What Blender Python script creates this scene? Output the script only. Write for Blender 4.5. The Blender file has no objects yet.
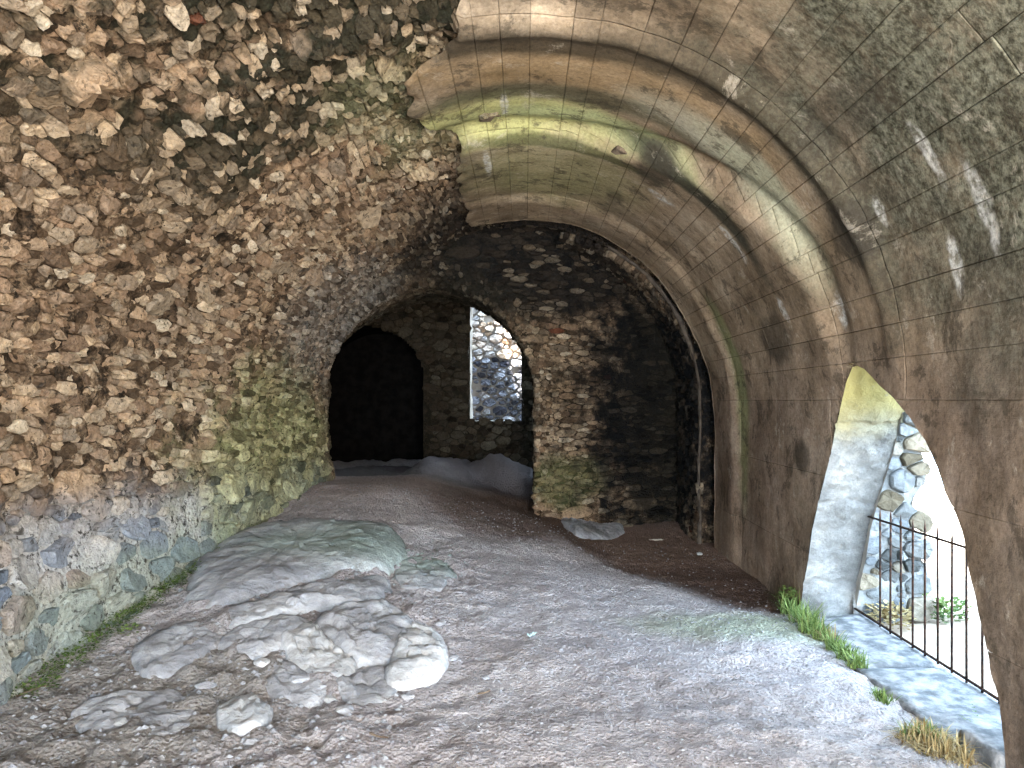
import bpy, bmesh, math, random
import numpy as np
from mathutils import Vector, Matrix
random.seed(7); RNG = np.random.default_rng(7)
S = bpy.context.scene; COL = S.collection
PI = math.pi
F, CX, CY, EYE = 760.0, 525.0, 400.0, 1.6       # focal length in pixels, vanishing point of the vault, eye height

# ------------------------------------------------------------------ camera, sky, sun, exposure
cam = bpy.data.cameras.new('camera'); camo = bpy.data.objects.new('camera', cam); COL.objects.link(camo)
camo.location = (0, 0, EYE); camo.rotation_euler = (PI/2, 0, 0)
cam.sensor_width = 36; cam.lens = 36*F/1024
cam.shift_x = -(CX-512)/1024; cam.shift_y = (CY-384)/1024
cam.clip_start = .05; S.camera = camo

w = bpy.data.worlds.new('sky'); S.world = w; w.use_nodes = True
bg = w.node_tree.nodes['Background']
bg.inputs[0].default_value = (.60, .79, 1.0, 1); bg.inputs[1].default_value = 8.0

sun = bpy.data.lights.new('sun', 'SUN'); sun.energy = 18; sun.color = (1, .9, .76); sun.angle = math.radians(.6)
suno = bpy.data.objects.new('sun', sun); COL.objects.link(suno)
suno.rotation_euler = Vector((.30, .62, -.95)).to_track_quat('-Z', 'Y').to_euler(); suno.location = (-3, -6, 9)

ent = bpy.data.lights.new('entrance_daylight', 'AREA'); ent.shape = 'RECTANGLE'; ent.size = 1.7; ent.size_y = 1.8
ent.energy = 370; ent.color = (1, .89, .76)
ento = bpy.data.objects.new('entrance_daylight', ent); COL.objects.link(ento)
ento.location = (1.15, -1.6, 1.5); ento.rotation_euler = Vector((-.42, 1, .12)).to_track_quat('-Z', 'Y').to_euler()

vs = S.view_settings; vs.view_transform = 'Standard'; vs.look = 'None'; vs.gamma = 1; vs.use_curve_mapping = False
vs.exposure = 1.1
S.cycles.max_bounces = 8; S.cycles.diffuse_bounces = 5

# ------------------------------------------------------------------ numeric helpers
def _h(ix, iy, iz, seed):
    n = (ix*374761393 + iy*668265263 + iz*2147483647 + seed*1274126177) & 0xffffffff
    n = ((n ^ (n >> 13))*1274126177) & 0xffffffff
    n = ((n ^ (n >> 16))*2246822519) & 0xffffffff
    return ((n ^ (n >> 15)) & 0xffffff)/float(0xffffff)
def vnoise(p, seed=0):
    p = np.asarray(p, float); i = np.floor(p).astype(np.int64); f = p-i; f = f*f*(3-2*f)
    out = 0
    for dx in (0, 1):
        for dy in (0, 1):
            for dz in (0, 1):
                wgt = (f[..., 0] if dx else 1-f[..., 0])*(f[..., 1] if dy else 1-f[..., 1])*(f[..., 2] if dz else 1-f[..., 2])
                out = out + wgt*_h(i[..., 0]+dx, i[..., 1]+dy, i[..., 2]+dz, seed)
    return out*2-1
def fbm(p, scale=1, octv=4, seed=0, gain=.5):
    p = np.asarray(p, float)*scale; a = 1; s = 0
    for o in range(octv):
        s = s+a*vnoise(p, seed+o*17); p = p*2.03+5.1; a *= gain
    return s
def ss(a, b, x):
    t = np.clip((np.asarray(x, float)-a)/(b-a), 0, 1); return t*t*(3-2*t)
def xyz(a, b, c): return np.stack(np.broadcast_arrays(np.asarray(a, float), np.asarray(b, float), np.asarray(c, float)), -1)

def link(name, me, mat=None, parent=None, smooth=True):
    if mat: me.materials.append(mat)
    if smooth: me.polygons.foreach_set('use_smooth', [True]*len(me.polygons))
    o = bpy.data.objects.new(name, me); COL.objects.link(o)
    if parent: o.parent = parent
    return o
def mesh(name, V, Fc, mat=None, parent=None, smooth=True, tint=None):
    me = bpy.data.meshes.new(name)
    V = np.asarray(V, float).reshape(-1, 3)
    me.from_pydata(V.tolist(), [], Fc if isinstance(Fc, list) else Fc.tolist()); me.update()
    if tint is not None:
        a = me.attributes.new('tint', 'FLOAT', 'POINT')
        a.data.foreach_set('value', np.broadcast_to(np.asarray(tint, float), (len(V),)).copy())
    return link(name, me, mat, parent, smooth)
def gridfaces(n, m, keep=None):
    i = np.arange(n*m).reshape(n, m)
    q = np.stack([i[:-1, :-1], i[1:, :-1], i[1:, 1:], i[:-1, 1:]], -1)
    if keep is not None: q = q[keep]
    return q.reshape(-1, 4)
def grid(name, P, mat, parent=None, keep=None, tint=.5):
    n, m = P.shape[:2]; q = gridfaces(n, m, keep)
    used = np.unique(q); mp = -np.ones(n*m, int); mp[used] = np.arange(len(used))
    return mesh(name, P.reshape(-1, 3)[used], mp[q], mat, parent, True, tint)
def tag(o, label=None, cat=None, group=None, kind=None):
    if label: o['label'] = label
    if cat: o['category'] = cat
    if group: o['group'] = group
    if kind: o['kind'] = kind
    return o
def empty(name, loc):
    o = bpy.data.objects.new(name, None); COL.objects.link(o); o.location = loc; o.empty_display_size = .1; return o

# ------------------------------------------------------------------ shader helpers
class N:
    def __init__(s, name):
        s.m = bpy.data.materials.new(name); s.m.use_nodes = True; s.t = s.m.node_tree
        s.b = s.t.nodes['Principled BSDF']; s.b.inputs['Specular IOR Level'].default_value = .05
        s.pos = s.new('ShaderNodeNewGeometry').outputs['Position']
        sp = s.new('ShaderNodeSeparateXYZ'); s.t.links.new(s.pos, sp.inputs[0]); s.x, s.y, s.z = sp.outputs
    def new(s, t): return s.t.nodes.new(t)
    def put(s, inp, v):
        if isinstance(v, bpy.types.NodeSocket): s.t.links.new(v, inp)
        elif isinstance(v, (tuple, list)): inp.default_value = (*v, 1) if len(v) == 3 and inp.type == 'RGBA' else v
        else: inp.default_value = v
    def math(s, op, a, b=0, clamp=False):
        n = s.new('ShaderNodeMath'); n.operation = op; n.use_clamp = clamp; s.put(n.inputs[0], a); s.put(n.inputs[1], b); return n.outputs[0]
    def add(s, a, b): return s.math('ADD', a, b)
    def mul(s, a, b): return s.math('MULTIPLY', a, b)
    def noise(s, scale, detail=4, vec=None, rough=.6, dist=0):
        n = s.new('ShaderNodeTexNoise'); s.put(n.inputs['Vector'], vec or s.pos)
        n.inputs['Scale'].default_value = scale; n.inputs['Detail'].default_value = detail
        n.inputs['Roughness'].default_value = rough; n.inputs['Distortion'].default_value = dist; return n.outputs['Fac']
    def vor(s, scale, vec=None, feat='F1'):
        n = s.new('ShaderNodeTexVoronoi'); n.feature = feat; s.put(n.inputs['Vector'], vec or s.pos); n.inputs['Scale'].default_value = scale
        return n.outputs['Distance']
    def rng(s, v, a, b, lo=0, hi=1):
        n = s.new('ShaderNodeMapRange'); n.interpolation_type = 'SMOOTHSTEP'; s.put(n.inputs[0], v)
        n.inputs[1].default_value = a; n.inputs[2].default_value = b; n.inputs[3].default_value = lo; n.inputs[4].default_value = hi
        return n.outputs[0]
    def mix(s, f, a, b, mode='MIX'):
        n = s.new('ShaderNodeMix'); n.data_type = 'RGBA'; n.blend_type = mode
        s.put(n.inputs[0], f); s.put(n.inputs[6], a); s.put(n.inputs[7], b); return n.outputs[2]
    def ramp(s, f, stops):
        n = s.new('ShaderNodeValToRGB'); s.put(n.inputs[0], f); e = n.color_ramp.elements
        while len(e) < len(stops): e.new(.5)
        for el, (p, c) in zip(e, stops): el.position = p; el.color = (*c, 1)
        return n.outputs[0]
    def scale(s, v, k):
        n = s.new('ShaderNodeVectorMath'); n.operation = 'MULTIPLY'; s.put(n.inputs[0], v); n.inputs[1].default_value = k; return n.outputs[0]
    def blob(s, c, r, soft=.6, wob=.5, vec=None, nscale=2.2):
        """soft ellipsoidal patch around c with a noisy outline"""
        a = s.new('ShaderNodeVectorMath'); a.operation = 'SUBTRACT'; s.put(a.inputs[0], vec or s.pos); a.inputs[1].default_value = c
        b = s.scale(a.outputs[0], [1/q for q in r])
        l = s.new('ShaderNodeVectorMath'); l.operation = 'LENGTH'; s.put(l.inputs[0], b)
        nz = s.noise(nscale, 4, rough=.65)
        d = s.add(l.outputs['Value'], s.mul(s.add(nz, -.5), wob*2))
        return s.rng(d, 1-soft/2, 1+soft/2, 1, 0)
    def attr(s, name='tint'):
        n = s.new('ShaderNodeAttribute'); n.attribute_name = name; return n.outputs['Fac']
    def bump(s, h, strength=.5, dist=.02):
        n = s.new('ShaderNodeBump'); s.put(n.inputs['Height'], h); n.inputs['Strength'].default_value = strength; n.inputs['Distance'].default_value = dist
        s.t.links.new(n.outputs[0], s.b.inputs['Normal'])
    def out(s, col, rough=.9):
        s.put(s.b.inputs['Base Color'], col); s.put(s.b.inputs['Roughness'], rough); return s.m

def zones(n, col, mortar=False):
    """tones of the masonry: grey lower courses with blue light painted in, algae by the arch, sooty crown, painted rear darkness"""
    t = n.attr()
    nz = n.noise(1.3, 3)
    low = n.rng(n.add(n.z, n.mul(n.add(nz, -.5), .9)), .62, 1.12, 1, 0)
    low = n.mul(low, n.rng(n.x, -1.3, -1.6, 0, 1))
    low = n.mul(low, n.rng(n.y, 8.6, 9.2, 1, 0))
    if mortar: lowc = n.mix(n.noise(9, 5), (.40, .41, .42), (.68, .68, .66))
    else: lowc = n.ramp(t, [(0, (.17, .21, .27)), (.3, (.33, .36, .39)), (.5, (.22, .28, .38)), (.7, (.42, .45, .48)), (.93, (.58, .57, .54)), (1, (.19, .075, .045))])
    col = n.mix(low, col, lowc)  # blue-grey of the lower courses: own tone plus painted-in sky light
    g = n.blob((-2.3, 7.6, .95), (1.1, 1.55, 1.0), .7, .75)
    col = n.mix(n.mul(g, .72), col, n.mix(n.mul(t, n.rng(n.noise(9, 5), .3, .6, .5, 1.3)), (.06, .075, .03), (.55, .56, .28)))
    g2 = n.blob((.55, 9.1, .62), (.6, .7, .32), .6, .6)
    col = n.mix(n.mul(g2, .6), col, n.mix(n.noise(12, 4), (.04, .06, .02), (.2, .25, .1)))
    g3 = n.blob((-2.75, 5.6, .25), (.5, 1.8, .35), .7, .6)
    col = n.mix(n.mul(g3, .35), col, (.25, .34, .18))
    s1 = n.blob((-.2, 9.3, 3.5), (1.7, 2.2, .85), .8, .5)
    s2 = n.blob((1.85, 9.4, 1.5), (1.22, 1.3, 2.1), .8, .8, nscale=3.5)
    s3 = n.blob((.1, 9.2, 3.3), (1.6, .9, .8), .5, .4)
    soot_shade = n.math('MAXIMUM', n.mul(s1, .9), n.mul(s3, .93))
    soot_shade = n.math('MAXIMUM', n.mul(soot_shade, n.rng(t, .6, .95, 1, .8)), n.mul(s2, n.rng(t, .3, .9, .99, .93)))
    col = n.mix(soot_shade, col, (.008, .010, .012))  # sooty black, widened to paint in the darkness of the rear recess
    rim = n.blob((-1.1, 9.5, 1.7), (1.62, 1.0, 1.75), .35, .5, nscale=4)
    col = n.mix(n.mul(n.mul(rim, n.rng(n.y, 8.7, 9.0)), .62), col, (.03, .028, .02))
    far = n.mul(n.rng(n.y, 9.4, 10.0, 0, .9), n.rng(n.y, 13.7, 13.9, 1, 0))  # darkness of the rear chamber painted in as near-black colour
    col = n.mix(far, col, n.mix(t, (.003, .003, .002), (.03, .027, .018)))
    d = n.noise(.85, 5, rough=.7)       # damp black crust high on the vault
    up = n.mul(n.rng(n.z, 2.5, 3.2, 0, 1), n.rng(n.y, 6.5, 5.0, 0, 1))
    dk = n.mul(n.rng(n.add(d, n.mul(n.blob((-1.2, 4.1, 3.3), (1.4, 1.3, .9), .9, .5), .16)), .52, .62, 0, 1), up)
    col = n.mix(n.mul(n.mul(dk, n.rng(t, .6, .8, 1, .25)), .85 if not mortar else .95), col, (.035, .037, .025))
    ga = n.blob((-.75, 5.5, 3.6), (.6, .8, .4), .9, .8)
    col = n.mix(n.mul(ga, .4), col, n.mix(n.mul(t, n.noise(12, 3)), (.10, .11, .045), (.9, .9, .55)))
    gy = n.blob((-1.95, 8.3, 2.4), (.6, 1.2, .9), .8, .5)
    col = n.mix(n.mul(gy, .55), col, n.mix(t, (.05, .05, .048), (.52, .51, .48)))
    return col
def m_stone():
    n = N('rubble_stone'); t = n.attr()
    c = n.ramp(t, [(0, (.10, .07, .045)), (.15, (.24, .165, .11)), (.3, (.40, .275, .18)), (.45, (.29, .23, .17)), (.6, (.54, .385, .25)), (.75, (.4, .32, .23)), (.9, (.64, .49, .33)), (.96, (.72, .62, .47)), (.98, (.5, .36, .24)), (1, (.19, .075, .045))])
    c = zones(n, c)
    f = n.noise(26, 6, rough=.7); c = n.mix(.75, c, n.ramp(f, [(.3, (.32, .32, .32)), (.5, (.8, .8, .8)), (.72, (1.25, 1.22, 1.15))]), 'MULTIPLY')
    c = n.mix(n.rng(n.noise(60, 3), .58, .72, 0, .55), c, (.03, .025, .02))
    c = n.mix(n.rng(n.noise(19, 8, rough=.72, dist=.6), .565, .63, 0, .8), c, (.035, .03, .024))  # near-black noise paints in the dark of cracks and holes
    n.bump(n.add(n.noise(18, 8, rough=.7), n.mul(n.noise(85, 3), .4)), 1, .05); return n.out(c)
def m_mortar():
    n = N('mortar'); c = n.ramp(n.noise(7, 8, rough=.75), [(.36, (.02, .016, .012)), (.48, (.11, .075, .048)), (.58, (.34, .245, .16)), (.72, (.62, .49, .34))])
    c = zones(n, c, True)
    c = n.mix(n.rng(n.noise(24, 7, rough=.75), .51, .6, 0, .88), c, (.022, .019, .015))  # dark of the crevices painted into the mortar colour
    n.bump(n.add(n.noise(22, 8, rough=.75), n.mul(n.vor(40), .5)), 1, .055); return n.out(c)
def m_concrete():
    n = N('board_marked_concrete'); t = n.attr()
    th = n.math('ARCTAN2', n.add(n.z, -1.6), n.x)
    cv = n.new('ShaderNodeCombineXYZ'); n.put(cv.inputs[0], n.mul(th, 2.1)); n.put(cv.inputs[1], n.y); cv = cv.outputs[0]
    T = lambda d: math.radians(d)*2.1
    big = n.noise(1.1, 6, rough=.65)
    c = n.ramp(big, [(.3, (.10, .078, .052)), (.44, (.235, .18, .125)), (.56, (.36, .285, .205)), (.7, (.54, .45, .34))])
    c = n.mix(.5, c, n.ramp(t, [(0, (.7, .68, .64)), (.5, (.92, .9, .86)), (1, (1.15, 1.1, 1.02))]), 'MULTIPLY')
    B = lambda deg, y, rt, ry, **k: n.blob((T(deg), y, 0), (rt, ry, 9), vec=cv, **k)
    # lower side wall more pinkish
    c = n.mix(n.mul(n.rng(n.z, 2.3, 1.4, 0, .6), n.rng(n.x, 1, 1.6)), c, n.ramp(n.noise(1.9, 7, rough=.7), [(.35, (.12, .085, .062)), (.5, (.25, .185, .145)), (.66, (.36, .29, .24))]))
    # ochre bands of the forms, green algae band on the ridge, black damp on the haunch, shade of the steps painted in as dark bands
    c = n.mix(n.mul(B(72, 4.75, 1.3, .35, wob=.6, soft=.9), .5), c, (.42, .29, .15))
    c = n.mix(n.mul(B(84, 6.6, .8, .75, wob=.3, soft=.9), .55), c, (.36, .35, .18))
    c = n.mix(n.mul(B(96, 5.6, .85, .38, wob=.45, soft=.8), .9), c, (.5, .5, .22))
    c = n.mix(n.mul(B(74, 5.55, .9, .16, wob=.5, soft=.9), .7), c, (.42, .47, .25))
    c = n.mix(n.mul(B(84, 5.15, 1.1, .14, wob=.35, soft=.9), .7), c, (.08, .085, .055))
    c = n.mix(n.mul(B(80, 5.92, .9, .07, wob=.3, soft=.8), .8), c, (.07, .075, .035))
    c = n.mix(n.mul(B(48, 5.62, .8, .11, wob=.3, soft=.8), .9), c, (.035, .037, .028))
    c = n.mix(n.mul(B(50, 4.95, .7, .22, wob=.5, soft=.9), .6), c, (.45, .45, .36))
    c = n.mix(n.mul(B(40, 4.95, .6, .2, wob=.5, soft=.9), .55), c, (.45, .47, .33))
    c = n.mix(n.mul(B(84, 4.42, 1.1, .17, wob=.35, soft=.7), .85), c, (.05, .042, .03))  # dark band along the near step: stain and painted-in shade together
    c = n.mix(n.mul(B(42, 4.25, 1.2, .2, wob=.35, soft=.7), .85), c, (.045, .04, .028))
    dk = n.mul(B(36, 2.6, 1.2, 1.6, wob=.5, soft=.8), n.rng(n.noise(3.1, 6, rough=.7), .32, .5, .55, 1))
    c = n.mix(n.mul(B(92, 3.75, .75, .42, wob=.5, soft=.8), .6), c, n.mix(n.noise(8, 5), (.05, .042, .03), (.25, .2, .15)))  # crown darkened in colour where the entrance lamp falls on it
    c = n.mix(n.mul(dk, .92), c, n.mix(n.rng(n.noise(26, 6, rough=.8), .35, .68), (.02, .023, .015), (.22, .225, .17)))
    for deg, y, rt, ry, k in ((60, 5.75, .16, .3, .75), (27, 4.35, .22, .2, .8), (14, 6.0, .2, .35, .75), (-12, 5.75, .13, .16, .8), (42, 3.9, .15, .4, .5), (66, 6.9, .1, .2, .5), (5, 3.35, .6, .28, .35), (-25, 3.2, .35, .3, .45), (105, 6.2, .2, .8, .3), (62, 7.2, .3, .2, .4)):
        c = n.mix(n.mul(B(deg, y, rt, ry, wob=.6, soft=.6), k), c, (.055, .048, .038))
    for deg, y, rt, ry in ((31.5, 3.5, .17, .035), (23, 3.3, .2, .045), (17.5, 3.62, .16, .04), (16, 4.9, .13, .04), (19, 5.6, .12, .05), (37, 5.8, .2, .05), (99, 6.35, .035, .28), (94, 5.4, .03, .2), (56, 6.2, .14, .06), (28, 4.1, .1, .03)):
        mk = n.mul(B(deg, y, rt*.9, ry*1.1, wob=.7, soft=.7, nscale=7), n.rng(n.noise(16, 5, rough=.7), .38, .6, .1, 1))
        c = n.mix(n.mul(mk, .8), c, (.68, .68, .64))
    # green line and pale drips on the far rib
    c = n.mix(n.mul(B(2, 7.25, .9, .16, wob=.5, soft=.9), .7), c, (.3, .34, .16))
    st = n.noise(1, 7, n.scale(cv, (1.5, 5, 1)), rough=.72)
    c = n.mix(.6, c, n.ramp(st, [(.3, (.36, .34, .3)), (.5, (.95, .95, .95)), (.7, (1.3, 1.3, 1.3))]), 'MULTIPLY')
    pt = n.noise(2.6, 9, n.scale(cv, (1, 1.2, 1)), rough=.8, dist=.4); c = n.mix(n.rng(pt, .53, .59, 0, .65), c, (.06, .05, .036)); c = n.mix(n.rng(pt, .43, .36, 0, .35), c, (.6, .54, .44))
    f = n.noise(38, 7, rough=.75); c = n.mix(.8, c, n.ramp(f, [(.3, (.5, .5, .5)), (.55, (1, 1, 1)), (.75, (1.35, 1.35, 1.3))]), 'MULTIPLY')
    gr = n.noise(1, 3, n.scale(cv, (120, 3, 1)))
    n.bump(n.add(n.add(n.noise(12, 6, rough=.65), n.mul(n.noise(110, 3), .25)), n.mul(gr, .12)), .6, .015); return n.out(c, .85)
def m_floor():
    n = N('trodden_earth')
    big = n.noise(.9, 6, rough=.65)
    c = n.ramp(big, [(.3, (.34, .315, .32)), (.5, (.46, .44, .455)), (.7, (.58, .57, .59))])
    p = n.math('ADD', n.mul(n.x, .866), n.mul(n.y, .5))     # brown earth along the right hand wall, with the wall's shadow painted in
    br = n.rng(n.add(p, n.mul(n.add(n.noise(1.4, 4), -.5), .5)), 4.15, 4.6, 0, .93)
    br = n.mul(br, n.rng(n.y, 4.9, 6.0, 0, 1))
    c = n.mix(n.mul(br, n.rng(n.y, 13.6, 13.7, 1, 0)), c, n.mix(n.noise(5, 5), (.05, .03, .022), (.14, .085, .06)))
    c = n.mix(n.mul(n.rng(n.add(n.y, n.mul(n.add(n.noise(2, 3), -.5), 1.2)), 6.6, 8.6, 0, .6), n.rng(n.y, 9.2, 10, 1, 0)), c, (.36, .26, .21))
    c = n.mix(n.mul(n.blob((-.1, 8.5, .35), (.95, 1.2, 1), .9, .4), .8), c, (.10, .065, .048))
    c = n.mix(n.mul(n.blob((1.7, 5.35, 0), (.9, .35, 1), .9, .4), .5), c, (.27, .36, .2))
    c = n.mix(n.mul(n.blob((-2.2, 3.9, 0), (1.0, .8, 1), .8, .5), .6), c, (.16, .15, .12))
    c = n.mix(n.rng(n.noise(30, 6, rough=.75), .5, .64, 0, .6), c, (.13, .115, .12))
    c = n.mix(n.rng(n.noise(70, 3), .6, .72, 0, .4), c, (.6, .6, .63))
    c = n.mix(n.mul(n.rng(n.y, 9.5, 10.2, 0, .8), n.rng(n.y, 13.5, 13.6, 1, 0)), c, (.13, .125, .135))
    n.bump(n.add(n.noise(24, 9, rough=.75), n.mul(n.vor(55), .5)), 1, .04); return n.out(c, .95)
def m_rock(name, a, b, g=.5):
    n = N(name); c = n.mix(n.rng(n.noise(2.5, 6, rough=.7), .35, .65), a, b)
    v = n.scale(n.pos, (5, 16, 8)); c = n.mix(.6, c, n.ramp(n.noise(1, 7, v, rough=.7), [(.35, (.5, .5, .5)), (.6, (1.15, 1.15, 1.15))]), 'MULTIPLY')
    c = n.mix(n.rng(n.noise(11, 7, rough=.8), .6, .68, 0, .6), c, (.12, .11, .11))
    if g: c = n.mix(n.mul(n.blob((-1.25, 6.3, .3), (1.0, .6, .6), .9, .5), g*.55), c, (.24, .36, .28))
    n.bump(n.add(n.noise(14, 9, rough=.7), n.mul(n.noise(1, 6, v), .6)), .9, .03); return n.out(c, .85)
def m_plaster():
    n = N('limewashed_reveal'); c = n.ramp(n.noise(3, 7, rough=.7), [(.3, (.12, .125, .125)), (.5, (.26, .27, .27)), (.66, (.42, .42, .40))])
    c = n.mix(n.rng(n.add(n.z, n.mul(n.add(n.noise(3, 4), -.5), .5)), 1.2, 1.65, 0, .85), c, (.34, .30, .10))
    c = n.mix(n.rng(n.noise(8, 6, rough=.75), .6, .68, 0, .6), c, (.2, .18, .15))
    n.bump(n.noise(9, 8, rough=.75), 1, .06); return n.out(c)
def m_simple(name, a, b, sc=12, rough=.8, bump=.4, metal=0):
    n = N(name); c = n.mix(n.rng(n.noise(sc, 5), .35, .65), a, b); n.b.inputs['Metallic'].default_value = metal
    n.bump(n.noise(sc*3, 5), bump, .01); return n.out(c, rough)
def m_blade(name, a, b):
    n = N(name); c = n.ramp(n.attr(), [(0, a), (1, b)]); return n.out(c, .6)
def m_wall(name, stops):
    n = N(name); c = n.ramp(n.attr(), stops)
    c = n.mix(.7, c, n.ramp(n.noise(16, 6, rough=.7), [(.3, (.4, .4, .4)), (.6, (1.1, 1.1, 1.1))]), 'MULTIPLY')
    n.bump(n.noise(14, 8, rough=.7), .9, .03); return n.out(c)
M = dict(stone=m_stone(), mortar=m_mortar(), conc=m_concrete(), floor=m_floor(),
         rock=m_rock('grey_bedrock', (.25, .26, .285), (.44, .46, .49), .75), pale=m_rock('pale_bedrock', (.38, .40, .42), (.62, .64, .66), .2),
         plaster=m_plaster(), iron=m_simple('rusted_iron', (.02, .017, .018), (.09, .05, .035), 30, .6, .5, .3),
         sill=m_simple('worn_sill_stone', (.10, .11, .12), (.27, .28, .29), 9, .8, 1),
         grass=m_blade('grass_blade', (.04, .085, .02), (.22, .29, .1)), straw=m_blade('straw_blade', (.16, .11, .045), (.42, .36, .2)),
         leaf=m_blade('leaf', (.025, .06, .015), (.14, .2, .06)),
         dark=m_simple('joint_shadow_concrete', (.05, .042, .035), (.10, .085, .07)),
         soot_shade=m_simple('shade_black_masonry', (.0015, .0015, .0015), (.006, .0055, .005), 6),  # near-black: unlit dark of passage and chamber put into the colour
         outer=m_simple('outer_masonry', (.3, .28, .25), (.45, .42, .38), 4, .9, .8),
         ground=m_simple('dry_ground', (.36, .30, .24), (.5, .43, .35), 3, .95, .8),
         paper=m_simple('crumpled_paper', (.6, .56, .5), (.75, .72, .68), 20), scrap=m_simple('pale_blue_scrap', (.45, .65, .68), (.6, .78, .8), 20),
         wood=m_simple('weathered_twig', (.08, .06, .045), (.2, .16, .12), 20),
         jambstone=m_wall('jamb_stone', [(0, (.06, .065, .065)), (.3, (.19, .2, .2)), (.6, (.13, .15, .17)), (.85, (.24, .21, .16)), (1, (.1, .085, .06))]),
         yard=m_wall('yard_stone', [(0, (.04, .04, .05)), (.4, (.35, .35, .38)), (.7, (.5, .47, .45)), (.9, (.6, .42, .28)), (1, (.7, .68, .62))]))

# ------------------------------------------------------------------ form of the place
def floor_z(x, y):
    x = np.asarray(x, float); y = np.asarray(y, float)
    rise = .14*np.clip(y-3.9, 0, 4.6)
    fx = 1-.5*ss(-1.6, .15, x)-.42*ss(.0, 1.0, x)
    z = rise*fx
    d = np.hypot((x+1.15)/1.25, (y-10.9)/.95)               # mound in the next chamber
    z = z+.13*ss(1, .3, d)*(1+.15*np.sin(x*5+y*3))
    z = z+.06*ss(1, .2, np.hypot((x+1.35)/1.5, (y-5.3)/1.5))
    z = z-.24*ss(-1.2, -2.0, x)*ss(9.4, 10.6, y)
    d2 = np.hypot((x+.15)/.75, (y-10.9)/.8); z = z+.33*ss(1, .3, d2)
    z = z-.06*ss(4.15, 4.5, .866*x+.5*y)*ss(5, 6, y)*ss(10, 9, y)
    z = z-.03*ss(1.8, 1.98, x)*ss(3, 3.4, y)*ss(5.6, 5.1, y)-.08*ss(2.04, 2.12, x)*ss(3, 3.2, y)*ss(6, 5.8, y)
    return z
def floor_p(x, y):
    x = np.asarray(x, float); y = np.asarray(y, float)
    p = xyz(x, y, 0*x); z = floor_z(x, y)
    b = ss(0, -1.2, x)*ss(8, 6, y)*ss(2.6, 3.2, y)
    z = z+.05*fbm(p, 4, 3, 14)*ss(9.9, 10.4, y)+.018*fbm(p, 2.2, 4, 3)+.011*fbm(p, 11, 4, 9)*(1+1.4*b)+.03*np.abs(fbm(p, 3.1, 3, 12))*b
    return xyz(x, y, z)
def at_floor(px, py, it=12):
    """the point of the floor that lies behind a pixel"""
    y = F*EYE/max(py-CY, 5)
    for _ in range(it):
        x = (px-CX)*y/F; y = .5*y+.5*F*(EYE-float(floor_z(x, y)))/(py-CY)
    return (px-CX)*y/F, y

yb2 = lambda th: 5.0+.85*ss(math.radians(20), math.radians(85), th)      # the ridge
yb1 = lambda th: 4.2+0*np.asarray(th)                                     # the step nearest the camera
yb3 = lambda th: 7.35+0*np.asarray(th)
def Rc(th, y):
    th = np.asarray(th, float); k = ss(math.radians(-8), math.radians(30), th)
    R = 2.10-.05*ss(0, .2, y-yb3(th))-(.10*ss(-.1, .13, y-yb2(th))-.035*np.exp(-((y-yb2(th)+.12)/.09)**2))*k+(.08*ss(.12, -.12, y-yb1(th))-.03*np.exp(-((y-yb1(th)-.1)/.07)**2))*k
    return R
def conc(s, y, off=0):
    """s: metres along the section, 0 at the springing line, below it the upright wall; off pushes outwards"""
    s = np.asarray(s, float); y = np.asarray(y, float)
    th = np.maximum(s, 0)/2.1; R = Rc(np.where(s < 0, s*.3, th), y)+off
    x = R*np.cos(th); z = EYE+R*np.sin(th)+np.minimum(s, 0)
    p = xyz(x, y, z); d = .012*fbm(p, 1.7, 3, 21)+.004*fbm(p, 9, 3, 5)
    return xyz(x+d*np.cos(th), y, z+d*np.sin(th))
TH0 = math.radians(94)
SL = 2.45                         # length of the curved half of the rubble profile
def rub(u, y, off=0):
    """u: metres along the rubble profile from the crown (0) over the haunch down the left wall; off pushes inwards"""
    u = np.asarray(u, float); y = np.asarray(y, float)
    a = np.clip(u/3.75, 0, 1); th = TH0+a*(PI-TH0)
    W = 2.78-.36*ss(4.2, 9, y)
    H = Rc(math.radians(90)+0*y, y)+.12-.1*ss(.25, 1, a)
    dn = np.maximum(u-3.75, 0)
    x = W*np.cos(th)+.06*ss(0, 1.6, dn)+off*(-np.cos(th)); z = EYE+(H-off)*np.sin(th)-dn
    p = xyz(x, y, z); d = .06*fbm(p, .9, 3, 31)+.03*fbm(p, 3.2, 3, 32)*ss(4.6, 4.2, u)
    return xyz(x-d*np.cos(th), y, z-d*np.sin(th))

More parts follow.
